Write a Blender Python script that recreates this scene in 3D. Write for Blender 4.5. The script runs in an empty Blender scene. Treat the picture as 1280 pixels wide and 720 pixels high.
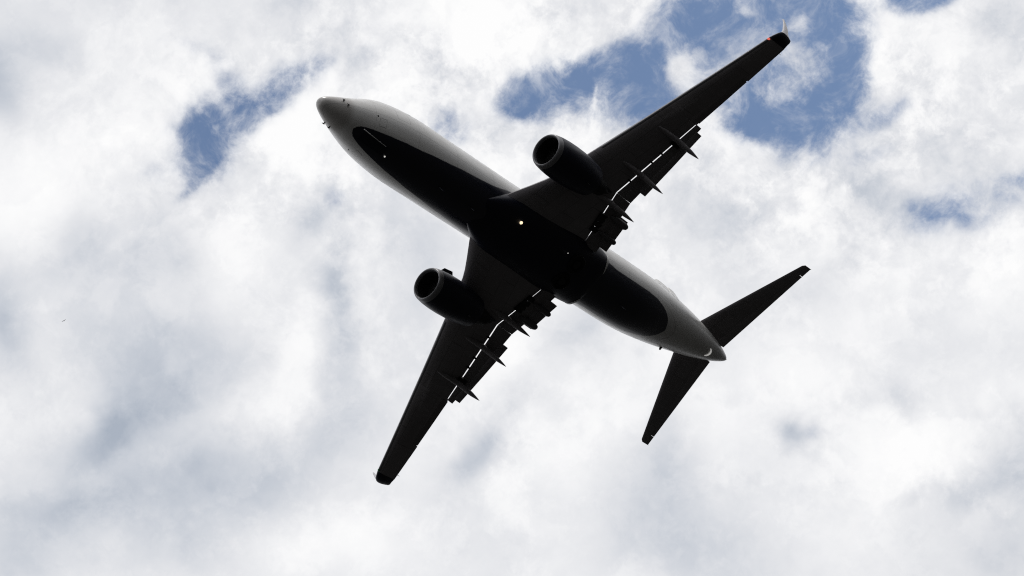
import bpy, bmesh, math, random
from mathutils import Vector, Matrix

random.seed(7)
C = bpy.context.scene.collection
SC = bpy.context.scene
R = math.radians

# ------------------------------------------------------------------ camera
cam_d = bpy.data.cameras.new("camera")
cam_d.sensor_width = 36.0
cam_d.lens = 36.0 * 3321.066 / 1280.0
cam_d.clip_start = 0.1
cam_d.clip_end = 60000
cam = bpy.data.objects.new("camera", cam_d)
C.objects.link(cam)
cam.matrix_world = Matrix(((0.65841, 0.73072, 0.18043, 0.0),
                           (0.55424, -0.30851, -0.77307, 0.0),
                           (-0.50923, 0.60900, -0.60811, 1.7),
                           (0, 0, 0, 1)))
SC.camera = cam

# ------------------------------------------------------------------ exposure, sun
SC.view_settings.view_transform = 'Standard'
SC.view_settings.look = 'None'
SC.view_settings.exposure = 0.0
SC.view_settings.gamma = 1.0
SC.view_settings.use_curve_mapping = False
SC.cycles.use_denoising = False        # keeps the fine cloud texture
SC.cycles.filter_width = 1.1
SUN_EL, SUN_AZ = R(58), R(75)          # azimuth clockwise from +Y
sun_d = bpy.data.lights.new("sun", 'SUN')
sun_d.energy = 1.0
sun_d.angle = R(10)
sun_d.color = (1.0, 0.95, 0.88)
sun = bpy.data.objects.new("sun", sun_d)
C.objects.link(sun)
to_sun = Vector((math.sin(SUN_AZ) * math.cos(SUN_EL), math.cos(SUN_AZ) * math.cos(SUN_EL), math.sin(SUN_EL)))
sun.rotation_euler = to_sun.to_track_quat('Z', 'Y').to_euler()


# ------------------------------------------------------------------ node helper
class Nodes:
    def __init__(self, tree):
        self.t = tree
        self.l = tree.links

    def new(self, kind, **kw):
        n = self.t.nodes.new(kind)
        for k, v in kw.items():
            setattr(n, k, v)
        return n

    def put(self, sock, v):
        if isinstance(v, bpy.types.NodeSocket):
            self.l.new(v, sock)
        else:
            sock.default_value = v

    def m(self, op, a, b=None, c=None, clamp=False):
        n = self.new('ShaderNodeMath', operation=op, use_clamp=clamp)
        self.put(n.inputs[0], a)
        if b is not None:
            self.put(n.inputs[1], b)
        if c is not None:
            self.put(n.inputs[2], c)
        return n.outputs[0]

    def vm(self, op, a, b=None, scale=None):
        n = self.new('ShaderNodeVectorMath', operation=op)
        self.put(n.inputs[0], a)
        if b is not None:
            self.put(n.inputs[1], b)
        if scale is not None:
            self.put(n.inputs['Scale'], scale)
        return n.outputs['Value'] if op in ('DOT_PRODUCT', 'LENGTH') else n.outputs[0]

    def noise(self, v, scale, detail=6.0, rough=0.55, dist=0.0, color=False, lac=2.0):
        n = self.new('ShaderNodeTexNoise')
        self.put(n.inputs['Vector'], v)
        n.inputs['Scale'].default_value = scale
        n.inputs['Detail'].default_value = detail
        n.inputs['Roughness'].default_value = rough
        n.inputs['Lacunarity'].default_value = lac
        n.inputs['Distortion'].default_value = dist
        return n.outputs['Color'] if color else n.outputs[0]

    def ss(self, v, lo, hi, a=0.0, b=1.0, mode='SMOOTHSTEP'):
        n = self.new('ShaderNodeMapRange', interpolation_type=mode)
        self.put(n.inputs['Value'], v)
        n.inputs['From Min'].default_value = lo
        n.inputs['From Max'].default_value = hi
        n.inputs['To Min'].default_value = a
        n.inputs['To Max'].default_value = b
        return n.outputs['Result']

    def mix(self, f, a, b):
        n = self.new('ShaderNodeMix', data_type='RGBA')
        self.put(n.inputs[0], f)
        self.put(n.inputs[6], a)
        self.put(n.inputs[7], b)
        return n.outputs[2]


# ------------------------------------------------------------------ world: blue sky with broken cloud
# every row: two tangent vectors on the celestial sphere (divided by the size) and a weight
HOLES = [
    (65.033, 45.0956, -57.2554, -112.591, 58.8108, -81.5646, 0.85),
    (45.9274, 34.7301, -38.3614, -137.622, 71.9606, -99.6165, 0.85),
    (55.2459, 39.2101, -47.9988, -176.943, 92.5208, -128.078, 0.6),
    (52.9709, 52.8879, -35.9218, -49.1126, 23.2404, -38.2051, 0.97),
    (88.69, 25.3861, 0.1774, -24.2392, 85.3257, -91.9118, 0.68),
    (66.7218, 18.301, -0.6081, -22.4953, 79.1761, -85.4009, 0.56),
    (81.4132, 30.0323, -10.397, -59.3039, 115.33, -131.239, 0.5),
    (122.695, 34.9824, 6.16, -51.3871, 222.667, -240.985, 0.5),
    (36.8697, 51.483, -37.9049, -200.254, 61.4374, -111.34, 0.3),
    (-21.887, 42.005, -46.5654, -139.556, -55.3904, 15.6293, 0.35),
    (80.7979, 83.1582, -53.593, -136.143, 63.0881, -107.361, 0.25),
    (63.036, 28.1859, -21.0817, -49.0409, 55.0344, -73.056, 0.74),
    (39.4141, 44.9182, -46.1078, -116.894, 36.3254, -64.5352, 0.6),
    (54.698, 45.829, -42.4412, -123.053, 59.6018, -94.2303, 0.4),
    (43.1989, 25.4464, -23.4537, -51.2059, 37.7679, -53.3382, 0.92),
    (44.0816, 34.4587, -35.7939, -61.5749, 30.0809, -46.8732, 0.92),
    (76.6812, 31.3699, -27.8219, -43.5606, 48.7648, -65.0759, 0.85),
    (55.1169, 42.0738, -45.6657, -61.8528, 31.8354, -45.3229, 0.9),
    (55.2281, 41.3679, -46.1734, -61.7362, 31.0639, -46.0119, 0.7),
    (45.9844, 34.1899, -38.776, -68.7603, 35.6162, -50.1389, 0.88),
    (48.0465, 34.6661, -41.258, -72.7989, 37.6683, -53.1271, 0.75),
    (44.2881, 32.3662, -37.4539, -56.0202, 27.6001, -42.3913, 0.66),
    (52.7053, 36.7424, -46.0943, -53.7734, 27.6034, -39.4828, 0.92),
    (54.8675, 53.4654, -70.0141, -48.5556, 16.3336, -25.5783, 0.97),
    (31.1247, 46.4229, -61.397, -59.1041, 11.3806, -21.3573, 0.9),
    (74.1338, 52.0048, -63.6762, -87.711, 41.5545, -68.1779, 0.82),
    (50.4112, 36.4776, -42.7217, -94.6051, 45.5597, -72.7323, 0.88),
    (44.3326, 31.5131, -38.1228, -56.062, 27.8532, -42.1699, 0.68),
    (52.634, 28.8641, -40.1116, -126.289, 78.66, -109.112, 0.95),
    (70.4331, 11.1927, -11.2394, -44.865, 114.222, -167.405, 0.5),
    (73.5025, 25.0322, -29.3972, -127.825, 133.18, -206.198, 0.42),
    (35.4734, 12.7195, -17.4129, -53.7252, 45.2116, -76.4231, 0.42),
    (43.9488, 20.1155, -26.9742, -67.0264, 44.3748, -76.1138, 0.36),
    (76.9074, 18.4765, -25.2446, -56.6853, 72.2463, -119.814, 0.42),
    (10.8734, 66.0295, -71.1544, -135.885, -5.2309, -25.6193, 0.52),
    (13.3098, 79.63, -86.8914, -163.035, -6.4196, -30.8563, 0.45),
    (119.255, 111.529, -85.9138, -152.829, 69.3126, -122.16, 0.48),
    (132.629, 90.3757, -111.382, -140.595, 51.8683, -125.328, 0.3),
    (112.083, 67.3238, -102.365, -174.903, 80.4092, -138.623, 0.3),
    (108.132, 98.554, -78.539, -94.9877, 47.8473, -70.7373, 0.28),
    (64.3122, 54.1371, -49.7412, -123.182, 60.3481, -93.5847, 0.38),
    (44.141, 34.0658, -36.0955, -102.544, 49.6682, -78.5253, 0.7),
]
DARK = [
    (59.8575, 21.3441, 6.3604, -18.7903, 81.4718, -96.5664, 0.36),
    (27.5196, 17.6713, -5.7744, -21.7522, 22.1519, -35.8755, 0.44),
    (44.9954, 50.0688, -30.2521, -69.7123, 23.9164, -64.1036, 0.2),
    (23.856, 16.9732, -7.3709, -49.2862, 40.272, -66.779, 0.45),
    (18.8548, 19.5111, -13.2417, -29.5979, 10.0657, -27.313, 0.35),
    (33.4289, 38.2094, -22.0521, -39.5431, 13.6843, -36.233, 0.25),
    (24.9929, 28.6065, -16.7445, -58.8277, 18.9442, -55.4422, 0.22),
    (23.2981, 23.3197, -16.5849, -39.6209, 13.9475, -36.0471, 0.25),
    (29.6026, 31.3075, -19.8606, -34.5076, 13.9718, -29.4096, 0.28),
    (26.1542, 26.7156, -18.0442, -48.2324, 19.2489, -41.4114, 0.28),
    (35.5224, 27.7448, -14.8088, -56.3846, 39.3692, -61.4918, 0.3),
    (59.7389, 67.2984, -37.9903, -48.3683, 19.7939, -40.994, 0.42),
    (36.6542, 82.0023, -64.7075, -50.1206, 4.1628, -23.1159, 0.3),
    (34.1091, 37.7874, -21.7354, -60.7137, 25.8075, -50.4108, 0.22),
    (79.6021, 87.4768, -48.24, -41.0815, 20.2401, -31.0869, 0.38),
    (34.8164, 37.3086, -21.4391, -77.2308, 39.2212, -57.1671, 0.16),
    (107.154, 100.043, -77.9943, -40.385, 16.8182, -33.9108, 0.42),
    (59.8148, 93.133, -83.0472, -72.9017, 13.4971, -37.3711, 0.3),
    (71.175, 67.0758, -51.8645, -40.0589, 15.5199, -34.9021, 0.25),
    (35.4345, 33.8071, -25.7919, -39.7724, 14.4731, -35.6711, 0.22),
    (79.9221, 22.3302, 2.6904, -23.8057, 103.39, -150.949, 0.3),
    (34.9659, 102.102, -126.199, -78.9271, -4.3598, -25.3955, 0.2),
    (54.7439, 45.7218, -42.4976, -79.9788, 30.5176, -70.1929, 0.2),
    (67.8475, 22.2582, -10.6635, -18.933, 31.0963, -55.555, 0.2),
    (37.1509, 28.1179, -29.8822, -39.4238, 13.2891, -36.509, 0.24),
    (37.0028, 28.5396, -29.6653, -59.6026, 21.5127, -53.6485, 0.18),
    (32.0425, 23.3873, -26.0237, -47.1123, 15.3137, -44.2461, 0.25),
    (112.728, 76.8611, -94.6497, -132.784, 48.9868, -118.365, 0.55),
    (53.9195, 10.8607, -6.2029, -28.6783, 66.8221, -132.29, 0.3),
    (57.1477, 33.2184, -50.2404, -39.7724, 14.4731, -35.6711, 0.25),
    (73.7652, 26.3336, -27.5438, -92.1311, 85.0681, -165.406, 0.16),
    (107.555, 23.5461, -11.5116, -53.1281, 124.721, -241.279, 0.2),
    (38.3556, 22.2183, -33.1503, -47.1123, 15.3137, -44.2461, 0.2),
    (44.768, 30.8334, -38.1696, -60.758, 26.0004, -50.2581, 0.14),
    (36.9715, 27.5578, -30.6173, -61.1315, 27.7251, -48.8639, 0.14),
    (73.4773, 58.7428, -58.3554, -60.5311, 25.0335, -51.017, 0.3),
    (43.96, 35.8723, -34.5324, -80.453, 32.3414, -68.821, 0.2),
    (54.1577, 48.1083, -40.5704, -27.023, 11.6414, -22.2689, 0.2),
    (53.943, 49.0246, -39.7512, -60.9711, 26.9612, -49.4879, 0.16),
    (54.0009, 49.6233, -38.9213, -61.7706, 31.285, -45.8156, 0.22),
    (53.7832, 50.8779, -37.5796, -154.775, 80.592, -112.4, 0.25),
    (54.4317, 47.4759, -40.9469, -41.2173, 21.1015, -30.325, 0.12),
    (36.4436, 30.6777, -28.1867, -81.8543, 38.734, -63.6752, 0.18),
    (37.0902, 24.0488, -33.3124, -41.0605, 20.116, -31.1949, 0.16),
    (55.9321, 34.2207, -50.9311, -49.0556, 22.9387, -38.4599, 0.14),
    (55.3448, 34.3582, -51.4771, -82.5054, 42.6908, -60.2107, 0.2),
    (35.7041, 33.113, -26.3152, -34.2158, 12.8548, -30.2481, 0.16),
    (31.9605, 20.8609, -28.1827, -94.108, 42.9466, -74.9337, 0.16),
]
LIGHT = [
    (42.0337, 65.2335, -59.3197, -41.1103, 5.555, -23.0218, 0.5),
    (42.3776, 41.0701, -30.4825, -79.8369, 29.9946, -70.5788, 0.4),
    (30.3001, 29.7657, -21.1382, -48.7437, 21.4156, -39.7142, 0.3),
    (31.1175, 18.7286, -6.5272, -31.7235, 36.9737, -45.1481, 0.4),
    (18.1849, 15.5828, -13.8716, -61.8528, 31.8354, -45.3229, 0.3),
    (21.2688, 20.1139, -15.685, -47.1123, 15.3137, -44.2461, 0.5),
    (32.1008, 22.1417, -27.0223, -48.1118, 18.7804, -41.7654, 0.4),
    (32.251, 19.2446, -28.9902, -30.3568, 12.9037, -25.2054, 0.4),
    (37.9535, 22.3272, -33.5376, -79.9788, 30.5176, -70.1929, 0.4),
    (24.4408, 19.9227, -19.1676, -34.0907, 12.4055, -30.5752, 0.4),
    (54.5633, 46.4065, -41.9846, -60.1905, 23.6709, -52.0597, 0.5),
    (45.1549, 11.668, -8.7065, -15.4438, 24.6135, -47.1106, 0.35),
    (31.6915, 20.8966, -28.4587, -41.1804, 20.8566, -30.5438, 0.35),
    (77.1736, 29.1754, -9.2984, -21.1986, 40.7952, -47.9392, 0.35),
    (41.1428, 45.4511, -25.5589, -40.8056, 18.7368, -32.3663, 0.3),
    (28.3917, 18.6897, -23.832, -47.2601, 15.7887, -43.9203, 0.3),
]
DETAIL = [
    (9.1013, 7.7309, -6.9917, -22.462, 11.3764, -16.6602, 0.8),
    (8.4939, 6.4644, -7.0159, -17.6063, 8.6743, -13.323, 0.8),
    (10.1155, 6.5588, -9.0852, -15.3977, 7.5435, -11.6981, 0.8),
    (13.3034, 13.0363, -9.1605, -22.3365, 10.6322, -17.3079, 0.7),
    (18.1737, 15.5891, -13.8792, -40.9271, 19.367, -31.8376, 0.5),
    (13.9126, 9.9823, -11.7317, -30.5461, 13.7673, -24.5103, 0.5),
    (18.7375, 11.5947, -16.7453, -30.4648, 13.3848, -24.8214, 0.4),
    (35.787, 33.2966, -25.9686, -17.4084, 7.6484, -14.1836, 0.4),
    (24.2957, 20.4518, -18.7911, -39.8461, 14.7354, -35.481, 0.4),
    (14.2277, 8.7806, -12.301, -29.8293, 10.8548, -26.7533, 0.4),
]
SOLID = [
    (81.4937, 81.366, -55.2644, -68.2119, 32.2783, -53.0627, 1),
    (92.6629, 83.5253, -109.594, -62.5745, 22.8947, -35.4586, 0.9),
    (58.8792, 34.9145, -31.8003, -102.399, 75.4673, -106.737, 0.9),
    (84.7994, 65.9755, -69.0803, -82.1295, 40.2817, -62.3466, 0.75),
    (79.0082, 51.6763, -71.8017, -247.7, 129.384, -179.442, 0.6),
    (100.193, 76.7734, -82.7977, -88.3535, 45.4269, -64.7941, 0.7),
    (85.1251, 59.3031, -74.5162, -95.1581, 48.9775, -69.7275, 0.6),
    (73.9789, 53.2264, -62.8415, -175.618, 84.1825, -135.441, 0.7),
    (91.986, 68.3692, -77.5411, -123.732, 63.8536, -90.481, 0.6),
    (111.148, 77.2702, -96.1719, -94.6051, 45.5597, -72.7323, 0.4),
    (36.8666, 26.8083, -31.3992, -61.7706, 31.285, -45.8156, 0.2),
    (109.57, 90.5366, -85.8559, -176.108, 87.0086, -132.998, 0.4),
]
PUFFS = [
    (100.337, 76.3577, -83.0076, -102.83, 51.3728, -77.0401, 0.55),
    (77.0781, 122.632, -148.675, -384.959, 81.8178, -132.09, 0.42),
    (100.555, 71.2234, -87.2011, -176.722, 90.9582, -129.494, 0.5),
    (105.183, 25.2565, -23.5267, -29.9223, 54.3131, -75.4706, 0.22),
    (516.747, 455.599, -463.406, -107.336, 46.6373, -73.8396, 0.45),
    (65.068, 36.5108, -36.4217, -203.79, 145.667, -218.05, 0.3),
    (276.031, 207.363, -230.528, -176.471, 89.2805, -130.995, 0.3),
    (58.1756, 24.4976, -20.6703, -98.4571, 111.959, -144.414, 0.3),
    (8.3999, 145.691, -187.02, -137.988, -4.211, -9.4781, 0.2),
]

world = bpy.data.worlds.new("World")
SC.world = world
world.use_nodes = True
wt = world.node_tree
wt.nodes.clear()
N = Nodes(wt)
out = N.new('ShaderNodeOutputWorld')
geo = N.new('ShaderNodeTexCoord')
D = geo.outputs['Generated']


def warp(v, scale, amt, detail=3.0, rough=0.55):
    c = N.noise(v, scale, detail, rough, color=True)
    c = N.vm('SUBTRACT', c, (0.5, 0.5, 0.5))
    return N.vm('ADD', v, N.vm('SCALE', c, scale=amt))


D1 = warp(D, 14.0, 0.036, 5.0, 0.55)
D2 = warp(D, 40.0, 0.010, 4.0, 0.55)
D3 = warp(D, 26.0, 0.013, 6.0, 0.58)


def blobs(rows, d, union=False):
    """sum of soft discs, or with union=True their soft union (never above one)"""
    acc = None
    for a0, a1, a2, b0, b1, b2, w in rows:
        u = N.vm('DOT_PRODUCT', d, (a0, a1, a2))
        v = N.vm('DOT_PRODUCT', d, (b0, b1, b2))
        r2 = N.m('MULTIPLY_ADD', u, u, N.m('MULTIPLY', v, v))
        g = N.m('POWER', 0.3679, r2)
        if union:
            g = N.m('MULTIPLY_ADD', g, -w, 1.0)
            acc = g if acc is None else N.m('MULTIPLY', acc, g)
        else:
            acc = N.m('MULTIPLY', g, w) if acc is None else N.m('MULTIPLY_ADD', g, w, acc)
    return N.m('SUBTRACT', 1.0, acc) if union else acc


hole = blobs(HOLES, D3, True)
hole = N.m('MULTIPLY_ADD', blobs(SOLID, D3), 0.45, hole)
hole = N.m('SUBTRACT', hole, blobs(PUFFS, D2))
hole = N.m('MAXIMUM', hole, 0.0)
dark = blobs(DARK, D1)
dark = N.m('MULTIPLY', dark, N.ss(N.noise(D3, 16.0, 12.0, 0.6), 0.30, 0.70, 0.72, 1.22))
light = blobs(LIGHT, D1)
rough = blobs(DETAIL, D)

wisp = N.m('SUBTRACT', N.noise(D3, 30.0, 15.0, 0.64, 0.25), 0.5)
wisp2 = N.m('SUBTRACT', N.noise(D2, 110.0, 12.0, 0.66, 0.2), 0.5)
wsum = N.m('MULTIPLY_ADD', wisp2, 1.15, N.m('MULTIPLY', wisp, 1.95))
# the wisps act where the cover is thinning
amp = N.ss(hole, 0.02, 0.60, 0.15, 1.0)
thin = N.m('MULTIPLY_ADD', wsum, amp, hole)
clear = N.ss(thin, 0.10, 0.98)
# thin veil drifting across the blue
veil = N.ss(N.noise(D2, 48.0, 12.0, 0.66, 0.5), 0.43, 0.74, 0.0, 0.50)
clear = N.m('MULTIPLY', clear, N.m('SUBTRACT', 0.98, veil))

# grey modelling of the cloud bodies: broad shade, billows, and relief towards the sun
big = N.m('SUBTRACT', N.noise(D1, 9.0, 6.0, 0.5), 0.5)
mid = N.m('SUBTRACT', N.noise(D2, 26.0, 10.0, 0.58), 0.5)
tow = (0.012, 0.010, 0.006)
rl = N.m('SUBTRACT', N.noise(D2, 36.0, 14.0, 0.64), N.noise(N.vm('ADD', D2, tow), 36.0, 14.0, 0.64))
fine = N.m('SUBTRACT', N.noise(D2, 100.0, 14.0, 0.66), 0.5)
# nearer puffs with a defined edge in front of the greyer deck
pn = N.noise(D3, 21.0, 15.0, 0.62, 0.15)
puff = N.ss(pn, 0.485, 0.575)
puff2 = N.ss(N.noise(D2, 52.0, 15.0, 0.66, 0.15), 0.49, 0.59)
sh = N.m('SUBTRACT', N.m('MULTIPLY', dark, 0.92), N.m('MULTIPLY', light, 0.50))
sh = N.m('MULTIPLY_ADD', big, 0.26, sh)
sh = N.m('MULTIPLY_ADD', mid, N.ss(rough, 0, 1, 0.24, 0.50, 'LINEAR'), sh)
sh = N.m('MULTIPLY_ADD', rl, N.ss(rough, 0, 1, 0.22, 0.90, 'LINEAR'), sh)
sh = N.m('MULTIPLY_ADD', fine, N.ss(rough, 0, 1, 0.12, 0.66, 'LINEAR'), sh)
sh = N.m('MULTIPLY_ADD', puff, N.ss(rough, 0, 1, -0.09, -0.22, 'LINEAR'), sh)
sh = N.m('MULTIPLY_ADD', puff2, N.ss(rough, 0, 1, -0.05, -0.15, 'LINEAR'), sh)
# thin cloud beside the gaps lets some blue-grey through
sh = N.m('ADD', sh, 0.355)
ramp = N.new('ShaderNodeValToRGB')
N.l.new(sh, ramp.inputs[0])
cr = ramp.color_ramp
cr.interpolation = 'LINEAR'
cr.elements[0].position = 0.0
cr.elements[0].color = (0.985, 0.985, 0.985, 1)
cr.elements[1].position = 1.0
cr.elements[1].color = (0.400, 0.450, 0.530, 1)
e = cr.elements.new(0.16)
e.color = (0.925, 0.928, 0.938, 1)
e = cr.elements.new(0.40)
e.color = (0.770, 0.782, 0.812, 1)
e = cr.elements.new(0.70)
e.color = (0.570, 0.605, 0.665, 1)

sky = N.new('ShaderNodeTexSky', sky_type='NISHITA', sun_disc=False)
sky.sun_elevation = SUN_EL
sky.sun_rotation = SUN_AZ
sky.air_density = 1.0
sky.dust_density = 0.4
sky.ozone_density = 1.0
bg_sky = N.new('ShaderNodeBackground')
N.l.new(sky.outputs[0], bg_sky.inputs[0])
bg_sky.inputs[1].default_value = 0.112
bg_cl = N.new('ShaderNodeBackground')
N.l.new(ramp.outputs[0], bg_cl.inputs[0])
bg_cl.inputs[1].default_value = 1.0
# an overcast sky is dimmer towards the horizon
sz = N.new('ShaderNodeSeparateXYZ')
N.l.new(D, sz.inputs[0])
N.l.new(N.ss(sz.outputs[2], 0.0, 0.50, 0.30, 1.0), bg_cl.inputs[1])
mx = N.new('ShaderNodeMixShader')
N.l.new(clear, mx.inputs[0])
N.l.new(bg_cl.outputs[0], mx.inputs[1])
N.l.new(bg_sky.outputs[0], mx.inputs[2])
N.l.new(mx.outputs[0], out.inputs[0])


# ------------------------------------------------------------------ materials
def material(name, color, rough=0.5, metal=0.0, spec=0.5, emit=None, estr=0.0, panels=0.0):
    m = bpy.data.materials.new(name)
    m.use_nodes = True
    n = Nodes(m.node_tree)
    b = m.node_tree.nodes['Principled BSDF']
    tc = n.new('ShaderNodeTexCoord').outputs['Object']
    dirt = n.noise(n.vm('MULTIPLY', tc, (0.5, 1.6, 1.6)), 2.2, 8.0, 0.62)
    f = n.ss(dirt, 0.3, 0.75, 0.0, 0.35)
    col = n.mix(f, (*color, 1), (*[c * 0.62 for c in color], 1))
    if panels:
        # riveted skin panels that follow the swept span
        sp = n.new('ShaderNodeSeparateXYZ')
        n.l.new(tc, sp.inputs[0])
        ay = n.m('ABSOLUTE', sp.outputs[1])
        u = n.m('SUBTRACT', sp.outputs[0], n.m('MULTIPLY', ay, 0.46))
        cb = n.new('ShaderNodeCombineXYZ')
        n.l.new(ay, cb.inputs[0])
        n.l.new(u, cb.inputs[1])
        br = n.new('ShaderNodeTexBrick')
        n.l.new(cb.outputs[0], br.inputs['Vector'])
        br.inputs['Color1'].default_value = (1, 1, 1, 1)
        br.inputs['Color2'].default_value = (0.80, 0.80, 0.81, 1)
        br.inputs['Mortar'].default_value = (0.30, 0.30, 0.30, 1)
        br.inputs['Scale'].default_value = 1.0
        br.inputs['Brick Width'].default_value = 3.6
        br.inputs['Row Height'].default_value = 1.15
        br.offset = 0.31
        br.inputs['Mortar Size'].default_value = 0.018
        br.inputs['Bias'].default_value = 0.1
        mu = n.new('ShaderNodeMix', data_type='RGBA', blend_type='MULTIPLY')
        mu.inputs[0].default_value = panels
        n.l.new(col, mu.inputs[6])
        n.l.new(br.outputs[0], mu.inputs[7])
        col = mu.outputs[2]
    m.node_tree.links.new(col, b.inputs['Base Color'])
    m.node_tree.links.new(n.ss(dirt, 0.3, 0.7, rough * 0.85, min(1.0, rough * 1.25)), b.inputs['Roughness'])
    b.inputs['Metallic'].default_value = metal
    b.inputs['Specular IOR Level'].default_value = spec
    if emit:
        b.inputs['Emission Color'].default_value = (*emit, 1)
        b.inputs['Emission Strength'].default_value = estr
    return m


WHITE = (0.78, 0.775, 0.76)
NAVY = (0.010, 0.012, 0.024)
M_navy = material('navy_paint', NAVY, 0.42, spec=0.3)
M_grey = material('wing_grey_paint', (0.25, 0.235, 0.245), 0.42, spec=0.4, panels=0.65)
M_dkgrey = material('flap_grey_paint', (0.17, 0.16, 0.165), 0.5, spec=0.3)
M_metal = material('bare_metal', (0.55, 0.55, 0.56), 0.32, metal=1.0)
M_lip = material('inlet_lip_metal', (0.22, 0.22, 0.23), 0.45, metal=0.6)
M_slat = material('leading_edge_metal', (0.20, 0.20, 0.21), 0.45, metal=0.5)
M_dark = material('dark_metal', (0.03, 0.03, 0.03), 0.6, metal=0.3, spec=0.25)
M_black = material('black_rubber', (0.012, 0.012, 0.012), 0.8, spec=0.2)
M_track = material('fairing_grey_paint', (0.11, 0.105, 0.11), 0.5, spec=0.3)
M_white = material('white_paint', WHITE, 0.35, spec=0.5)
M_winglet = material('winglet_white_paint', (0.52, 0.51, 0.54), 0.35)
M_lamp = material('landing_lamp_glass', (0.9, 0.85, 0.7), 0.2, emit=(1.0, 0.78, 0.50), estr=1.3)
M_lamp2 = material('small_lamp_glass', (0.9, 0.9, 0.85), 0.2, emit=(1.0, 0.97, 0.9), estr=0.5)
M_lamp3 = material('dim_lamp_glass', (0.9, 0.9, 0.85), 0.2, emit=(1.0, 0.97, 0.9), estr=0.35)
M_glow = material('crescent_glow', (0.9, 0.9, 0.9), 0.2, emit=(1.0, 0.98, 0.95), estr=0.3)  # emission imitating a bright arc of unknown cause, not a known lamp
M_red = material('red_lamp_glass', (0.6, 0.03, 0.02), 0.2, emit=(1.0, 0.2, 0.15), estr=0.7)
M_green = material('green_lamp_glass', (0.02, 0.3, 0.08), 0.2)
M_bird = material('dark_feathers', (0.05, 0.045, 0.04), 0.9, spec=0.2)

OFF = Vector((18.0, 0.0, -2.3))     # belly point the aeroplane hangs from; drawings below count metres aft of the nose


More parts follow.
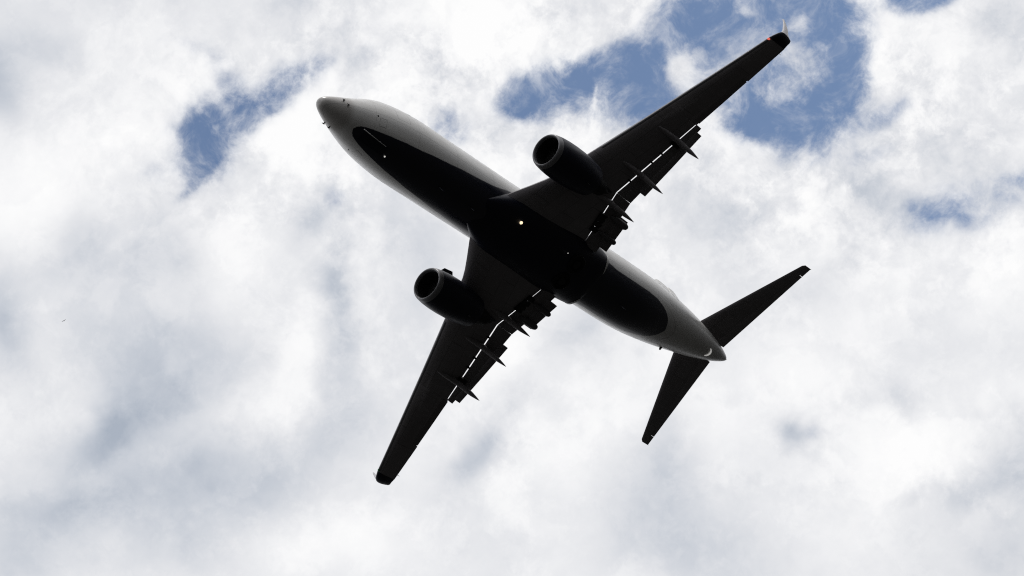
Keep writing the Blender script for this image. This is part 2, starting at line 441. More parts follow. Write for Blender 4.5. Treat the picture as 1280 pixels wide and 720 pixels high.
def livery():
    """white body, navy belly panel that starts under the nose and ends rounded under the tail, window row."""
    m = bpy.data.materials.new('fuselage_livery')
    m.use_nodes = True
    n = Nodes(m.node_tree)
    b = m.node_tree.nodes['Principled BSDF']
    tc = n.new('ShaderNodeTexCoord').outputs['Object']
    s = n.new('ShaderNodeSeparateXYZ')
    n.l.new(tc, s.inputs[0])
    x = n.m('ADD', s.outputs[0], OFF.x)
    ay = n.m('ABSOLUTE', s.outputs[1])
    z = n.m('ADD', s.outputs[2], OFF.z)
    fc = n.new('ShaderNodeFloatCurve')
    n.l.new(n.m('DIVIDE', x, 40.0), fc.inputs['Value'])
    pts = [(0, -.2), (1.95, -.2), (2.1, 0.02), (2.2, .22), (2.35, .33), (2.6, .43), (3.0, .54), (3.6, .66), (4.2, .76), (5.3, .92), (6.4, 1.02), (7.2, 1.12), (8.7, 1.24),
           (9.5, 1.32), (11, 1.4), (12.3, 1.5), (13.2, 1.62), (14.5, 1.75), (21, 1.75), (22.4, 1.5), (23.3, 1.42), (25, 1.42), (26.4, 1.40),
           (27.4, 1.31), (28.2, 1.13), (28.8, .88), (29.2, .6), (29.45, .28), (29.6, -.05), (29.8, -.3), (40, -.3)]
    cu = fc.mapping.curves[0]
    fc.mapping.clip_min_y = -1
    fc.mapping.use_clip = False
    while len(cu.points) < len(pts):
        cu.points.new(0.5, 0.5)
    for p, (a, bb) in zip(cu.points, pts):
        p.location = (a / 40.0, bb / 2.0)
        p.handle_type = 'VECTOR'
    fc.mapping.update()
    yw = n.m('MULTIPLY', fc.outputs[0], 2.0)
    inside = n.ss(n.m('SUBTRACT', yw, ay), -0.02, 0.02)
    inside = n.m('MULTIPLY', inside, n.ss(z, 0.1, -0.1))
    dirt = n.noise(n.vm('MULTIPLY', tc, (0.35, 2.0, 2.0)), 1.6, 8.0, 0.6)
    streak = n.noise(n.vm('MULTIPLY', tc, (0.08, 6.0, 6.0)), 1.5, 4.0, 0.6)
    radome = n.ss(x, 1.9, 1.4)
    white = n.mix(n.ss(dirt, 0.35, 0.75, 0.0, 0.4), (*WHITE, 1), (0.60, 0.585, 0.55, 1))
    white = n.mix(n.ss(streak, 0.45, 0.75, 0.0, 0.35), white, (0.55, 0.54, 0.53, 1))
    white = n.mix(n.m('MULTIPLY', radome, 0.8), white, (0.50, 0.475, 0.45, 1))
    # skin joints: narrow rings and two lap seams
    fr = n.m('FRACT', n.m('DIVIDE', x, 3.05))
    joint = n.m('MAXIMUM', n.m('LESS_THAN', fr, 0.008), n.m('LESS_THAN', n.m('ABSOLUTE', n.m('SUBTRACT', z, -0.95)), 0.012))
    white = n.mix(n.m('MULTIPLY', joint, 0.42), white, (0.2, 0.2, 0.2, 1))
    # door and hatch outlines
    def outline(x0, x1, z0, z1, side=None):
        cx, hx, cz, hz = (x0+x1)/2, (x1-x0)/2, (z0+z1)/2, (z1-z0)/2
        dx = n.m('SUBTRACT', n.m('ABSOLUTE', n.m('SUBTRACT', x, cx)), hx)
        dz = n.m('SUBTRACT', n.m('ABSOLUTE', n.m('SUBTRACT', z, cz)), hz)
        o = n.m('LESS_THAN', n.m('ABSOLUTE', n.m('MAXIMUM', dx, dz)), 0.016)
        if side:
            o = n.m('MULTIPLY', o, n.m('GREATER_THAN', n.m('MULTIPLY', s.outputs[1], side), 0.2))
        return o
    doors = outline(4.55, 5.45, -0.75, 1.1)
    for args in ((28.9, 29.7, -0.65, 1.1), (7.9, 9.2, -1.35, -0.45, 1), (24.6, 25.9, -1.3, -0.45, 1), (3.3, 3.75, -1.5, -1.15)):
        doors = n.m('MAXIMUM', doors, outline(*args))
    white = n.mix(n.m('MULTIPLY', doors, 0.55), white, (0.16, 0.16, 0.16, 1))
    # cabin window row
    fw = n.m('ABSOLUTE', n.m('SUBTRACT', n.m('FRACT', n.m('DIVIDE', x, 0.508)), 0.5))
    win = n.m('MULTIPLY', n.m('LESS_THAN', fw, 0.24), n.m('LESS_THAN', n.m('ABSOLUTE', n.m('SUBTRACT', z, 0.42)), 0.19))
    win = n.m('MULTIPLY', win, n.m('MULTIPLY', n.m('GREATER_THAN', x, 5.6), n.m('LESS_THAN', x, 30.5)))
    cock = n.m('MULTIPLY', n.m('MULTIPLY', n.m('GREATER_THAN', x, 1.75), n.m('LESS_THAN', x, 3.1)),
               n.m('LESS_THAN', n.m('ABSOLUTE', n.m('SUBTRACT', z, n.m('MULTIPLY_ADD', x, 0.32, 0.06))), 0.24))
    cock = n.m('MULTIPLY', cock, n.m('GREATER_THAN', ay, 0.06))
    win = n.m('MAXIMUM', win, cock)
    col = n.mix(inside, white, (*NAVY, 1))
    col = n.mix(win, col, (0.02, 0.022, 0.026, 1))
    n.l.new(col, b.inputs['Base Color'])
    n.l.new(n.ss(dirt, 0.3, 0.7, 0.20, 0.36), b.inputs['Roughness'])
    b.inputs['Specular IOR Level'].default_value = 0.5
    b.inputs['Coat Weight'].default_value = 0.15
    b.inputs['Coat Roughness'].default_value = 0.12
    return m


M_liv = livery()


def ground_material():
    m = bpy.data.materials.new('ground_cover')
    m.use_nodes = True
    n = Nodes(m.node_tree)
    b = m.node_tree.nodes['Principled BSDF']
    tc = n.new('ShaderNodeTexCoord').outputs['Object']
    a = n.noise(tc, 0.02, 8.0, 0.6)
    g = n.noise(tc, 1.5, 8.0, 0.7)
    col = n.mix(n.ss(a, 0.4, 0.62), (0.013, 0.013, 0.012, 1), (0.017, 0.016, 0.015, 1))
    col = n.mix(n.ss(g, 0.4, 0.7, 0, 0.6), col, (0.010, 0.011, 0.010, 1))
    n.l.new(col, b.inputs['Base Color'])
    b.inputs['Roughness'].default_value = 0.95
    b.inputs['Specular IOR Level'].default_value = 0.1
    return m


# ------------------------------------------------------------------ mesh helpers
def finish(name, bm, mat, parent=None, sharp=35.0, shift=True):
    bmesh.ops.remove_doubles(bm, verts=bm.verts, dist=1e-5)
    bmesh.ops.recalc_face_normals(bm, faces=bm.faces)
    for e_ in bm.edges:
        if len(e_.link_faces) == 2 and e_.calc_face_angle(0) > R(sharp):
            e_.smooth = False
    for f_ in bm.faces:
        f_.smooth = True
    if shift:
        for v in bm.verts:
            v.co -= OFF
    me = bpy.data.meshes.new(name)
    bm.to_mesh(me)
    bm.free()
    for mm in (mat if isinstance(mat, (list, tuple)) else [mat]):
        me.materials.append(mm)
    o = bpy.data.objects.new(name, me)
    C.objects.link(o)
    o.parent = parent
    return o


def loft(bm, rings, cap0=True, cap1=True, mat_i=0):
    vs = [[bm.verts.new(p) for p in r] for r in rings]
    n = len(vs[0])
    for a, b in zip(vs, vs[1:]):
        for i in range(n):
            f_ = bm.faces.new((a[i], a[(i + 1) % n], b[(i + 1) % n], b[i]))
            f_.material_index = mat_i
    if cap0:
        bm.faces.new(vs[0][::-1]).material_index = mat_i
    if cap1:
        bm.faces.new(vs[-1]).material_index = mat_i
    return vs


def lerp_table(tab, x):
    if x <= tab[0][0]:
        return tab[0][1:]
    for a, b in zip(tab, tab[1:]):
        if x <= b[0]:
            t = (x - a[0]) / (b[0] - a[0])
            return tuple(p + (q - p) * t for p, q in zip(a[1:], b[1:]))
    return tab[-1][1:]


def smooth_table(tab, x):
    """Catmull-Rom style (finite difference Hermite) through the rows."""
    n = len(tab)
    if x <= tab[0][0]:
        return tab[0][1:]
    if x >= tab[-1][0]:
        return tab[-1][1:]
    i = max(k for k in range(n - 1) if tab[k][0] <= x)
    h = tab[i + 1][0] - tab[i][0]
    t = (x - tab[i][0]) / h
    res = []
    for c in range(1, len(tab[0])):
        def sl(k):
            d = []
            if k > 0:
                d.append((tab[k][c] - tab[k - 1][c]) / (tab[k][0] - tab[k - 1][0]))
            if k < n - 1:
                d.append((tab[k + 1][c] - tab[k][c]) / (tab[k + 1][0] - tab[k][0]))
            if len(d) == 2 and (d[0] * d[1] <= 0):
                return 0.0
            if len(d) == 2:
                return 2 * d[0] * d[1] / (d[0] + d[1])
            return d[0]
        p0, p1 = tab[i][c], tab[i + 1][c]
        m0, m1 = sl(i) * h, sl(i + 1) * h
        res.append((2*t**3 - 3*t**2 + 1)*p0 + (t**3 - 2*t**2 + t)*m0 + (-2*t**3 + 3*t**2)*p1 + (t**3 - t**2)*m1)
    return tuple(res)


def tube(bm, p0, p1, r0, r1, n=12, cap=True):
    p0, p1 = Vector(p0), Vector(p1)
    d = (p1 - p0).normalized()
    a = d.orthogonal().normalized()
    b = d.cross(a)
    ring = lambda p, r: [p + (a * math.cos(2*math.pi*k/n) + b * math.sin(2*math.pi*k/n)) * r for k in range(n)]
    loft(bm, [ring(p0, r0), ring(p1, r1)], cap, cap)


def box(bm, lo, hi):
    (x0, y0, z0), (x1, y1, z1) = lo, hi
    loft(bm, [[(x0, y0, z0), (x0, y1, z0), (x0, y1, z1), (x0, y0, z1)],
              [(x1, y0, z0), (x1, y1, z0), (x1, y1, z1), (x1, y0, z1)]])


# ------------------------------------------------------------------ ground
bm = bmesh.new()
nr = 96
rings_ = [0.0, 60, 300, 1500, 8000, 30000]
ctr = bm.verts.new((0, 0, 0))
prev = None
for rr in rings_[1:]:
    cur = [bm.verts.new((rr*math.cos(2*math.pi*k/nr), rr*math.sin(2*math.pi*k/nr), 0)) for k in range(nr)]
    for k in range(nr):
        if prev is None:
            bm.faces.new((ctr, cur[k], cur[(k+1) % nr]))
        else:
            bm.faces.new((prev[k], cur[k], cur[(k+1) % nr], prev[(k+1) % nr]))
    prev = cur
g = finish('ground', bm, ground_material(), shift=False)
g['kind'] = 'structure'

# ------------------------------------------------------------------ the aeroplane
root = bpy.data.objects.new('jet_airliner', None)
C.objects.link(root)
root['label'] = 'large twin engine jet airliner with navy belly and lowered flaps flying overhead'
root['category'] = 'airplane'
root.matrix_world = Matrix(((0.0, -1.0, 0.0, -23.649),
                            (0.990268, 0.0, 0.139173, 112.618),
                            (-0.139173, 0.0, 0.990268, 87.797 + 1.7),
                            (0, 0, 0, 1)))

# -- fuselage: metres aft, top, bottom, half width
FUS = [(0.0, -.56, -.66, .05), (.05, -.42, -.80, .19), (.2, -.30, -.93, .34), (.5, -.13, -1.07, .50), (1.0, .08, -1.26, .71),
       (1.6, .34, -1.45, .92), (2.3, .72, -1.63, 1.15), (3.1, 1.25, -1.78, 1.38), (4.0, 1.68, -1.88, 1.59), (5.2, 1.90, -1.95, 1.76),
       (6.8, 1.98, -1.98, 1.87), (24.3, 1.98, -1.98, 1.87), (26.0, 1.98, -1.89, 1.86), (27.5, 1.98, -1.66, 1.82), (29.0, 1.98, -1.32, 1.73),
       (31.0, 1.96, -.83, 1.54), (33.0, 1.90, -.33, 1.27), (35.0, 1.79, .15, .92), (36.5, 1.66, .58, .58), (37.3, 1.52, .90, .34),
       (37.7, 1.38, 1.08, .16), (37.84, 1.29, 1.18, .06)]


def fus_ring(x, n=64):
    t, b, h = smooth_table(FUS, x)
    zc, hz = (t + b) / 2, (t - b) / 2
    return [Vector((x, h*math.sin(2*math.pi*k/n), zc - hz*math.cos(2*math.pi*k/n))) for k in range(n)]


def fus_point(x, y):
    t, b, h = smooth_table(FUS, x)
    return Vector((x, y, (t+b)/2 - (t-b)/2*math.sqrt(max(0, 1-(y/h)**2))))


def fus_side(x, z, s):
    t, b, h = smooth_table(FUS, x)
    q = (z-(t+b)/2)/((t-b)/2)
    return Vector((x, s*h*math.sqrt(max(0, 1-q*q)), z))


bm = bmesh.new()
xs = [0, .02, .05, .09, .14, .2, .28, .38, .5, .65, .8, 1.0, 1.2, 1.4, 1.6, 1.9, 2.3, 2.7, 3.1, 3.5, 4, 4.6, 5.2, 6, 6.8, 9, 12, 15, 18, 21, 24.3]
xs += [24.3 + .45*k for k in range(1, 30)] + [37.5, 37.65, 37.76, 37.84]
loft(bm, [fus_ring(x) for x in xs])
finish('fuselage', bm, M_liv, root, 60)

# -- wing to body fairing
FAIR = [(12.0, .90, -1.93, -1.7), (12.6, 1.22, -2.0, -1.5), (13.4, 1.58, -2.09, -1.2), (14.5, 1.93, -2.22, -.8), (16.0, 2.06, -2.30, -.5), (18.6, 2.07, -2.30, -.5), (20.2, 2.01, -2.23, -.55), (20.9, 1.94, -2.16, -.75), (21.5, 1.86, -2.10, -.95), (21.85, 1.79, -2.04, -1.1), (22.05, 1.73, -1.99, -1.2), (22.1, 1.66, -1.9, -1.2)]


def fair_ring(x, n=48):
    h, b, t = smooth_table(FAIR, x)
    ring = []
    for k in range(n):
        a = 2*math.pi*k/n
        s_, c_ = math.sin(a), math.cos(a)
        e_ = 0.82
        y = h*math.copysign(abs(s_)**e_, s_)
        zz = -math.copysign(abs(c_)**e_, c_)
        z = t + (t-b)*zz if zz < 0 else t + 0.4*zz
        ring.append(Vector((x, y, z)))
    return ring


bm = bmesh.new()
loft(bm, [fair_ring(12.0 + 10.1*k/56) for k in range(57)])
bf = finish('belly_fairing', bm, M_navy, root, 50)
# pale edge strip where the fairing ends on both flanks
for s in (-1, 1):
    bm = bmesh.new()
    rows = []
    for k in range(17):
        a = R(28 + 62*k/16)
        p, q = [], []
        w_ = 1 + .0 * k
        def fp(x, grow):
            h, b, t = smooth_table(FAIR, x)
            return Vector((x, s*(h+grow)*abs(math.sin(a))**.82, t - (t-b+grow)*abs(math.cos(a))**.82))
        th_ = .15*math.sin(math.pi*(k+.6)/17.2)
        rows.append([fp(21.96-th_, -.03), fp(21.96-th_, .02), fp(21.96+.02, .02), fp(21.96+.02, -.03)])
    loft(bm, rows)
    finish('edge_strip', bm, M_white, bf)

# -- wheels lying flush in the belly wells
for s in (-1, 1):
    bm = bmesh.new()
    prof = [(0.02, .0), (0.10, .0), (.16, .015), (.26, .01), (.31, -.03), (.42, .045), (.50, .035), (.56, -.02), (.565, -.18)]
    n = 32
    rings = [[Vector((19.6 + r*math.cos(2*math.pi*k/n), s*.62 + r*math.sin(2*math.pi*k/n), -2.33 - d)) for k in range(n)] for r, d in prof]
    loft(bm, rings)
    w = finish('wheel', bm, M_black, root)
    bm = bmesh.new()
    tube(bm, (19.6, s*.62, -2.34), (19.6, s*.62, -2.352), .24, .20, 24)
    finish('hub_cap', bm, M_dark, w)


# -- wings
def wz(y):
    y = abs(y)
    return -1.25 + .122*(y-1.9) + .0015*(y-1.9)**2


LE = [(0.9, 12.75), (1.75, 13.42), (2.6, 14.18), (3.3, 14.78), (3.8, 15.14), (4.4, 15.47), (5.65, 16.11), (17.15, 22.24)]
COVE = [(0.9, 19.73), (1.9, 19.69), (5.0, 19.36), (10.45, 21.17)]


def le(y): return lerp_table(LE, y)[0]
def cove(y): return lerp_table(COVE, y)[0]
def te_out(y): return 21.39 + (y-10.45)*.3165


def foil(n=13):
    """unit aerofoil loop: lower surface nose to tail, then upper surface back; returns (x, z, is_upper)."""
    th = lambda x: 5*(.2969*math.sqrt(x) - .1260*x - .3516*x**2 + .2843*x**3 - .1015*x**4)
    xs_ = [(1-math.cos(math.pi*k/(n-1)))/2 for k in range(n)]
    lo = [(x, -th(x)) for x in xs_]
    hi = [(x, th(x)) for x in xs_[::-1][:-1]]
    return lo, hi


FLO, FHI = foil()


def section(y, s, x0, x1, z0, t, z1=None, te_thick=.012, full_chord=None, droop_le=0.0):
    """aerofoil ring between x0 and x1; with full_chord the profile is cut off at x1 (blunt cove)."""
    z1 = z0 if z1 is None else z1
    ch = full_chord or (x1-x0)
    ring = []
    cut = (x1-x0)/ch
    th = lambda x: 5*(.2969*math.sqrt(x) - .1260*x - .3516*x**2 + .2843*x**3 - .1015*x**4)
    for lst, sg in ((FLO, -1), (FHI, 1)):
        for x, _ in lst:
            u = x*cut
            zz = sg*max(th(u)*t, te_thick/2 if u > .3 else 0)
            if sg < 0:
                zz *= .9
            ring.append(Vector((x0 + u*ch, s*y, z0 + (z1-z0)*x + zz)))
    # close the sharp tail: first upper point coincides with the last lower x, so nudge
    return ring


def canoe(bm, pts, n=14):
    """pts: (centre vector, half width, half height)"""
    rings = []
    for c, hw, hh in pts:
        rings.append([Vector((c[0], c[1] + hw*math.cos(2*math.pi*k/n), c[2] + hh*math.sin(2*math.pi*k/n))) for k in range(n)])
    loft(bm, rings)


def build_wing(s):
    bm = bmesh.new()
    ys = [0.9, 1.75, 2.2, 2.6, 3.0, 3.3, 3.8, 4.4, 5.0, 5.65, 7, 8.7, 10.45]
    rings = []
    for y in ys:
        tc = .148 - .004*(y-.9)
        ch = cove(y)-le(y)+1.55-.04*y
        t = tc*(22.0-15.2-.18*y)*1.0
        rings.append(section(y, s, le(y), cove(y), wz(y), max(.5, t), te_thick=.12, full_chord=ch))
    for y in (10.452, 12, 14.05):
        rings.append(section(y, s, le(y), te_out(y), wz(y), .50-.035*(y-10.4), te_thick=.035))
    for y in (14.06, 15.4, 16.66):
        rings.append(section(y, s, le(y), te_out(y)+.09, wz(y), .50-.035*(y-10.4), te_thick=.035))
    loft(bm, rings)
    w = finish('wing', bm, M_grey, root, 40)

    # aileron: lower skin panel a little proud, hinge line
    bm = bmesh.new()
    loft(bm, [section(y, s, te_out(y)-.55+.02*(y-10), te_out(y)+.03, wz(y)-.045, .13, z1=wz(y)-.035, te_thick=.03) for y in (10.62, 12.2, 13.98)])
    finish('aileron', bm, M_dkgrey, w)

    # slats along the leading edge, drooped slightly ahead of it
    for y0, y1 in ((6.5, 9.9), (9.95, 13.3), (13.35, 16.5)):
        bm = bmesh.new()
        loft(bm, [section(y, s, le(y)-.02, le(y)+.42, wz(y)-.035, .21-.006*y, z1=wz(y)-.07) for y in (y0, (y0+y1)/2, y1)])
        finish('slat', bm, M_slat, w)

    # winglet: dark blended root, pale blade
    ROOT = [(16.66, .0, 21.98, 23.45), (16.9, .03, 22.13, 23.47), (17.10, .09, 22.30, 23.55), (17.22, .20, 22.52, 23.60)]
    bm = bmesh.new()
    rings = []
    for (y, dz, x0, x1), dirv in zip(ROOT, (0.05, .35, .8, 1.15)):
        ring = []
        base = Vector((0, s*y, wz(16.66)+dz))
        nrm = Vector((0, -s*math.sin(dirv), math.cos(dirv)))
        for lst, sg in ((FLO, -1), (FHI, 1)):
            for x, zz in lst:
                ring.append(Vector((x0+(x1-x0)*x, 0, 0)) + base + nrm*(zz*.27))
        rings.append(ring)
    loft(bm, rings)
    wb = finish('winglet', bm, M_navy, w, 50)
    BL = [(17.22, .20, 22.56, 23.54, .12), (17.36, .6, 22.98, 23.56, .10), (17.55, 1.2, 23.36, 23.80, .075), (17.67, 1.75, 23.70, 24.00, .055), (17.76, WINGLET_H, 23.98, 24.20, .035)]
    bm = bmesh.new()
    rings = []
    for y, dz, x0, x1, t in BL:
        ring = []
        base = Vector((0, s*y, wz(16.66)+dz))
        nrm = Vector((0, -s*.97, .25))
        for lst, sg in ((FLO, -1), (FHI, 1)):
            for x, zz in lst:
                ring.append(Vector((x0+(x1-x0)*x, 0, 0)) + base + nrm*(zz*t*2))
        rings.append(ring)
    loft(bm, rings)
    finish('winglet_blade', bm, M_winglet, w, 50)

    # navigation lamp in the tip leading edge
    bm = bmesh.new()
    yl = 16.55
    canoe(bm, [((le(yl)-.06, s*yl, wz(yl)-.05), .02, .02), ((le(yl)-.03, s*yl, wz(yl)-.05), .06, .04), ((le(yl)+.04, s*(yl+.02), wz(yl)-.05), .07, .05), ((le(yl)+.14, s*(yl+.02), wz(yl)-.05), .03, .03)])
    finish('navigation_light', bm, M_red if s < 0 else M_green, w)
    bm = bmesh.new()
    tube(bm, (23.3, s*16.3, wz(16.3)-.02), (23.5, s*16.3, wz(16.3)-.04), .018, .006, 6)
    finish('static_wick', bm, M_black, w)

    # main flap, cranked at the thrust gate
    def flap(name, stations, mat):
        bm_ = bmesh.new()
        loft(bm_, [section(y, s, x0, x1, z0, t, z1=z1, te_thick=.02) for y, x0, x1, z0, z1, t in stations])
        return finish(name, bm_, mat, w, 40)
    st = lambda y, x0, x1, a, b_, t: (y, x0, x1, wz(y)-a, wz(y)-b_, t)
    flap('flap', [st(1.66, 19.74, 20.62, .19, .46, .22), st(3.4, 19.60, 20.60, .19, .45, .22), st(4.95, 19.44, 20.48, .19, .44, .21)], M_dkgrey)
    flap('flap', [st(4.97, 19.44, 20.48, .19, .44, .21), st(5.6, 19.66, 20.60, .18, .43, .20), st(8, 20.45, 21.12, .17, .36, .17), st(10.5, 21.26, 21.56, .14, .30, .11)], M_dkgrey)
    flap('aft_flap', [st(2.05, 20.40, 21.08, .44, .62, .14), st(4.05, 20.40, 21.06, .42, .60, .14)], M_dkgrey)
    flap('aft_flap', [st(5.74, 20.42, 20.95, .40, .56, .13), st(8.0, 21.0, 21.38, .36, .50, .11), st(10.2, 21.40, 21.80, .28, .42, .09)], M_dkgrey)

    # flap track fairings, the rear halves swung down with the flaps
    for y, xt, zt, x0 in ((9.2, 21.93, -1.46, 18.7), (6.54, 21.19, -1.95, 17.9), (4.33, 20.97, -1.99, 17.6)):
        bm = bmesh.new()
        xc = cove(y)
        zc = wz(y)
        hw = .17
        dirx = Vector((xt-xc, 0, zt-(zc-.28)))
        P0 = Vector((xc-.15, s*y, zc-.30))
        T = Vector((xt, s*y, zt))
        q = lambda t: P0.lerp(T, t)
        canoe(bm, [((x0, s*y, zc-.16), .02, .03), ((x0+.25, s*y, zc-.2), .09, .10), ((x0+.7, s*y, zc-.24), .14, .17), ((xc-.6, s*y, zc-.27), hw, .22),
                   (P0, hw, .24), (q(.25), hw*.98, .23), (q(.45), hw*.86, .2), (q(.62), .125, .16), (q(.78), .085, .11), (q(.9), .05, .07), (q(1), .012, .02)])
        finish('flap_fairing', bm, M_grey, w)
    # short brackets and linkages across the slot
    for y in (2.62, 2.95, 3.25, 3.5, 8.95):
        bm = bmesh.new()
        box(bm, (cove(y)-.25, s*y-.13, wz(y)-.34), (cove(y)+.35, s*y+.13, wz(y)-.05))
        finish('flap_bracket', bm, M_dark, w)
    for y in (5.9, 7.4, 8.1):
        bm = bmesh.new()
        box(bm, (cove(y)-.2, s*y-.05, wz(y)-.22), (cove(y)+.06, s*y+.05, wz(y)-.06))
        finish('flap_bracket', bm, M_dark, w)
    for y, xa, hw in ((2.72, 20.95, .17), (3.78, 20.98, .20)):
        bm = bmesh.new()
        canoe(bm, [((xa-1.1, s*y, wz(y)-.45), .05, .06), ((xa-.7, s*y, wz(y)-.55), hw, .16), ((xa, s*y, wz(y)-.68), hw, .17), ((xa+.14, s*y, wz(y)-.71), hw*.7, .11), ((xa+.2, s*y, wz(y)-.72), hw*.3, .05)])
        finish('flap_fairing', bm, M_track, w)
    return w


WINGLET_H = 2.25
build_wing(-1)
build_wing(1)


# -- engines
def build_engine(s):
    yc, zc = s*4.83, -1.95
    n = 48

    def ring(x, r, flat=0.0, dz=0.0, ry=1.0):
        o = []
        for k in range(n):
            a = 2*math.pi*k/n
            zz = math.cos(a)
            f_ = 1-flat*max(0, -zz)**2
            o.append(Vector((x, yc + r*ry*math.sin(a), zc + dz + r*zz*f_)))
        return o
    XL = 12.54
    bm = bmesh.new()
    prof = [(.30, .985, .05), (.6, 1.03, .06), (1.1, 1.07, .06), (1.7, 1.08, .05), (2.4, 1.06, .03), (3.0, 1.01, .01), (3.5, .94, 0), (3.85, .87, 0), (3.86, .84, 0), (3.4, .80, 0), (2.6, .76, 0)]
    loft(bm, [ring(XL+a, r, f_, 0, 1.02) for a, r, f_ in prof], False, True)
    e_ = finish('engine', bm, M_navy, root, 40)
    # inlet lip ring and duct
    bm = bmesh.new()
    lip = [(.30, .984, .05), (.18, .965, .05), (.08, .935, .05), (.02, .90, .05), (0.0, .865, .05), (.02, .83, .05), (.08, .805, .05), (.2, .785, .04)]
    loft(bm, [ring(XL+a, r, f_, 0, 1.02) for a, r, f_ in lip], False, False)
    finish('inlet_lip', bm, M_lip, e_, 60)
    bm = bmesh.new()
    loft(bm, [ring(XL+a, r, f_) for a, r, f_ in ((.2, .80, .04), (.5, .775, .02), (.9, .775, 0), (1.0, .775, 0))], False, False)
    finish('inlet_duct', bm, M_dark, e_, 60)
    # fan: spinner and 24 blades
    bm = bmesh.new()
    loft(bm, [ring(XL+a, r) for a, r in ((.62, .01), (.7, .07), (.85, .17), (1.0, .25), (1.02, .25))])
    finish('spinner', bm, M_dark, e_, 60)
    bm = bmesh.new()
    for k in range(24):
        a = 2*math.pi*k/24
        rad = Vector((0, math.sin(a), math.cos(a)))
        tan = Vector((0, math.cos(a), -math.sin(a)))
        o = Vector((XL+1.0, yc, zc))
        q = []
        for r, tw, cw in ((.22, .5, .09), (.5, .8, .12), (.765, 1.1, .14)):
            d = Vector((math.cos(tw), 0, 0)) + tan*math.sin(tw)
            nn = rad.cross(d).normalized()*.008
            c = o + rad*r
            q.append([c-d*cw-nn, c+d*cw-nn, c+d*cw+nn, c-d*cw+nn])
        loft(bm, q)
    finish('fan', bm, M_dark, e_)
    bm = bmesh.new()
    loft(bm, [ring(XL+1.2, .775), ring(XL+1.22, .775)])
    finish('fan_case', bm, M_black, e_)
    # core nozzle and plug
    bm = bmesh.new()
    loft(bm, [ring(XL+a, r) for a, r in ((2.7, .66), (3.6, .62), (4.3, .52), (4.9, .42), (4.91, .39), (4.5, .39))])
    finish('exhaust_nozzle', bm, M_dark, e_)
    bm = bmesh.new()
    loft(bm, [ring(XL+a, r) for a, r in ((4.4, .28), (4.9, .25), (5.3, .14), (5.55, .03))])
    finish('exhaust_plug', bm, M_dark, e_)
    # pylon
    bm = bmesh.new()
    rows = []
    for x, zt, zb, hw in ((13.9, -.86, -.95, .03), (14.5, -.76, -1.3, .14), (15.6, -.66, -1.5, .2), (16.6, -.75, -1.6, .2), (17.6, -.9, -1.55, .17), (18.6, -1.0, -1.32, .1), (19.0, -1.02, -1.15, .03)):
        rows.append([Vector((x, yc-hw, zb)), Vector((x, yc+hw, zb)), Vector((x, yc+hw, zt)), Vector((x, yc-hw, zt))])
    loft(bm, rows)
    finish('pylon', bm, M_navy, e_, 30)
    # strake on the inboard shoulder
    bm = bmesh.new()
    a = -s*R(STRAKE_A)
    rad = Vector((0, math.sin(a), math.cos(a)))
    tn = Vector((0, math.cos(a), -math.sin(a)))*.012
    o = Vector((0, yc, zc))
    outl = [(XL+.65, 1.0), (XL+.98, 1.32), (XL+1.62, 1.38), (XL+1.78, 1.0)]
    loft(bm, [[o + Vector((x, 0, 0)) + rad*r - tn for x, r in outl], [o + Vector((x, 0, 0)) + rad*r + tn for x, r in outl]])
    finish('strake', bm, M_navy, e_)
    # small access door and drain under the cowl
    bm = bmesh.new()
    tube(bm, (XL+2.9, yc, zc-1.0), (XL+3.0, yc, zc-1.12), .05, .03, 8)
    finish('drain_mast', bm, M_dark, e_)
    return e_


STRAKE_A = 52
build_engine(-1)
build_engine(1)


# -- tailplane
def build_stab(s):
    sle = lambda y: 33.83 + (y-1.35)*.7155
    ste = lambda y: 36.62 + (y-.5)*.325
    sz = lambda y: 1.03 + (y-1)*.160
    bm = bmesh.new()
    rings = []
    for y in (.35, 1.3, 3, 5, 6.9, 7.25):
        ch = ste(y)-sle(y)
        rings.append(section(y, s, sle(y), sle(y)+ch*.70, sz(y), ch*.10, te_thick=.07, full_chord=ch))
    y = 7.38
    rings.append(section(y, s, sle(y)+.12, sle(y)+.8, sz(y), .05))
    loft(bm, rings)
    t = finish('tailplane', bm, M_grey, root, 40)
    bm = bmesh.new()
    loft(bm, [section(y, s, sle(y)+(ste(y)-sle(y))*.715, ste(y), sz(y), (ste(y)-sle(y))*.055, te_thick=.02) for y in (.6, 2, 4.5, 6.695)])
    finish('elevator', bm, M_grey, t, 40)
    bm = bmesh.new()
    loft(bm, [section(y, s, sle(y)+(ste(y)-sle(y))*.69, ste(y), sz(y), (ste(y)-sle(y))*.07, te_thick=.02) for y in (6.72, 7.2, 7.38)])
    finish('elevator_horn', bm, M_grey, t, 40)


build_stab(-1)
build_stab(1)

# -- fin and rudder
def fin_ring(z, x0, x1, t):
    return [Vector((x0+(x1-x0)*x, zz*t, z)) for lst in (FLO, FHI) for x, zz in lst]


bm = bmesh.new()
loft(bm, [fin_ring(1.6, 29.6, 35.6, .62), fin_ring(2.2, 30.6, 35.75, .60), fin_ring(3.0, 31.6, 36.0, .52), fin_ring(6.0, 34.15, 37.05, .36), fin_ring(9.25, 36.85, 38.2, .18), fin_ring(9.45, 37.2, 38.25, .06)])
fin = finish('tail_fin', bm, M_white, root, 50)
bm = bmesh.new()
loft(bm, [fin_ring(2.3, 35.79, 37.1, .26), fin_ring(6.0, 37.09, 38.15, .18), fin_ring(9.3, 38.26, 38.95, .08)])
finish('rudder', bm, M_white, fin, 50)

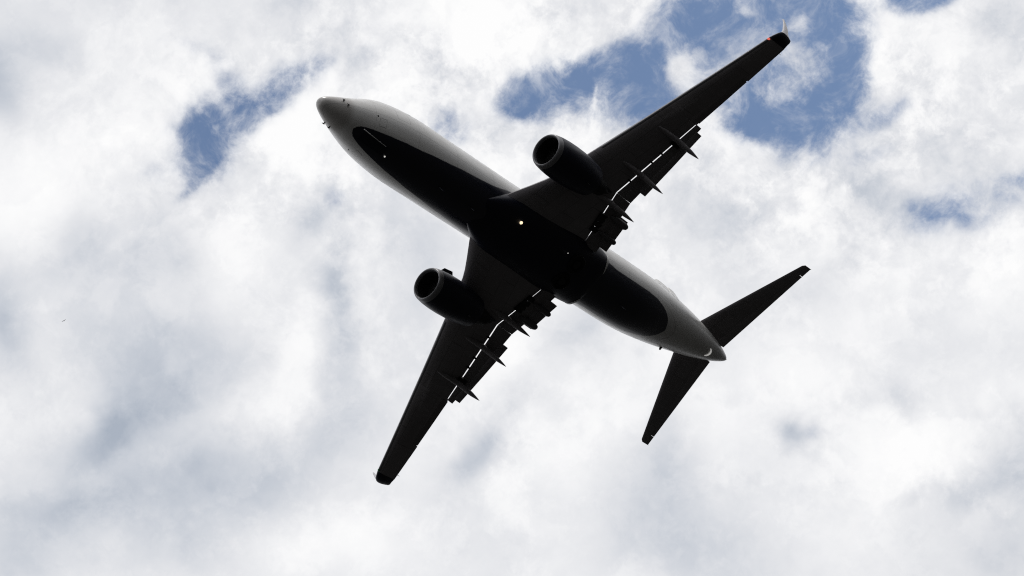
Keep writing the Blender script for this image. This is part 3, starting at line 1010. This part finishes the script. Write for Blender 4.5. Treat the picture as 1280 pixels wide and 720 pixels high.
# -- lamps, probes, blades, doors
def lamp(x, y, z, r, mat, name):
    bm_ = bmesh.new()
    canoe(bm_, [((x-r*.9, y, z), r*.25, r*.25), ((x-r*.5, y, z-r*.15), r*.8, r*.7), ((x, y, z-r*.2), r, r*.8), ((x+r*.8, y, z), r*.7, r*.6), ((x+r*1.4, y, z+r*.3), r*.2, r*.2)], 16)
    return finish(name, bm_, mat, root)


lamp(14.5, -.86, -2.19, .095, M_lamp, 'landing_light')
lamp(18.48, -.91, -2.34, .035, M_lamp3, 'belly_light')
lamp(4.55, .24, -1.93, .05, M_lamp2, 'belly_light')
for s in (-1, 1):
    for x, z in ((1.12, -.72), (1.33, -.98)):
        p = fus_side(x, z, s)
        nrm = Vector((-.25, s*.9, -.3)).normalized()
        bm = bmesh.new()
        q = p + nrm*.08
        tube(bm, p - nrm*.05, q, .04, .03, 8)
        tube(bm, q + Vector((.05, 0, 0)), q + Vector((-.12, 0, -.01)), .03, .018, 8)
        finish('pitot_probe', bm, M_dark, root)
    p = fus_side(3.16, -1.1, s)
    bm = bmesh.new()
    nrm = Vector((0, p.y, -1.1)).normalized()
    tube(bm, p - nrm*.03, p + nrm*.012, .05, .045, 12)
    finish('static_port', bm, M_dark, root)
# nose gear doors with a pale seam between them
for s in (-1, 1):
    bm = bmesh.new()
    rows = []
    for k in range(9):
        x = 2.62 + 1.75*k/8
        a, b_ = fus_point(x, s*.025), fus_point(x, s*.30)
        dn = Vector((0, 0, -.022))
        rows.append([a, b_, b_+dn, a+dn])
    loft(bm, rows)
    finish('nose_gear_door', bm, M_navy, root)
bm = bmesh.new()
rows = []
for k in range(9):
    x = 2.58 + 1.6*k/8
    y = -.30 + .07*k/8
    a = fus_point(x, y)
    hw = .028*(1-.5*k/8)
    rows.append([a+Vector((0, -hw, .02)), a+Vector((0, hw, .02)), a+Vector((0, hw*.6, -.06)), a+Vector((0, -hw*.6, -.06))])
loft(bm, rows)
finish('door_rail', bm, M_white, root)


def blade(x, y, h, l, mat, name='blade_antenna'):
    p = fus_point(x, y)
    nrm = Vector((0, y, p.z)).normalized()
    bm_ = bmesh.new()
    rings = []
    for u, x0, x1, t in ((-.05, 0, l, .03), (h*.6, .18*l, .95*l, .02), (h, .35*l, .85*l, .006)):
        rings.append([p + nrm*u + Vector((x0+(x1-x0)*c, zz*t*2, 0)) for lst in (FLO, FHI) for c, zz in lst])
    loft(bm_, rings)
    finish(name, bm_, mat, root)


blade(8.6, 0, .3, .34, M_navy)
blade(11.2, 0, .26, .30, M_navy)
blade(24.6, 0, .3, .34, M_navy)
blade(31.2, 1.22, .15, .24, M_dark, 'drain_mast')
# glowing crescent added under the tail cone for an unidentified bright arc, exhaust at the tip
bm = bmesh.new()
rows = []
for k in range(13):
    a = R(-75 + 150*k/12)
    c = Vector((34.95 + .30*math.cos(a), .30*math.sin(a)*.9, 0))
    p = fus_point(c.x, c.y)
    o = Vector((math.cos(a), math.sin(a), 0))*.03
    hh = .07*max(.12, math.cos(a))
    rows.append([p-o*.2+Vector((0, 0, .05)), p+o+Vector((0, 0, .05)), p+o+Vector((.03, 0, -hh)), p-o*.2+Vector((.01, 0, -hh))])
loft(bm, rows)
finish('glowing_crescent', bm, M_glow, root)
bm = bmesh.new()
tube(bm, (37.80, 0, 1.235), (37.87, 0, 1.24), .055, .05, 16)
finish('exhaust_outlet', bm, M_dark, root)

# ------------------------------------------------------------------ the bird
bird = bpy.data.objects.new('bird', None)
C.objects.link(bird)
bird.location = (-127.394, 289.761, 292.749)
bird['label'] = 'tiny dark bird gliding far off under the grey clouds'
bird['category'] = 'bird'
bm = bmesh.new()
body = [(-.24, 0, .01, .012), (-.20, 0, .012, .03), (-.15, 0, .0, .04), (-.05, 0, 0, .065), (.08, 0, 0, .055), (.18, 0, .0, .03), (.28, 0, .0, .016), (.36, 0, 0, .05)]
n = 10
loft(bm, [[Vector((x, r*math.cos(2*math.pi*k/n), z + (r if i < 6 else .012)*math.sin(2*math.pi*k/n))) for k in range(n)] for i, (x, y, z, r) in enumerate(body)])
for s in (-1, 1):
    rows = []
    for y, x0, x1, z, t in ((.02, -.09, .07, .02, .02), (.2, -.13, .05, .09, .014), (.36, -.10, .06, .10, .01), (.5, -.02, .10, .06, .006), (.6, .09, .13, .03, .003)):
        rows.append([Vector((x0, s*y, z)), Vector(((x0+x1)/2, s*y, z-t)), Vector((x1, s*y, z)), Vector(((x0+x1)/2, s*y, z+t))])
    loft(bm, rows)
finish('body', bm, M_bird, bird, shift=False)
bird.rotation_euler = (R(-8), R(6), R(-74))
bird.scale = (0.62, 0.62, 0.62)
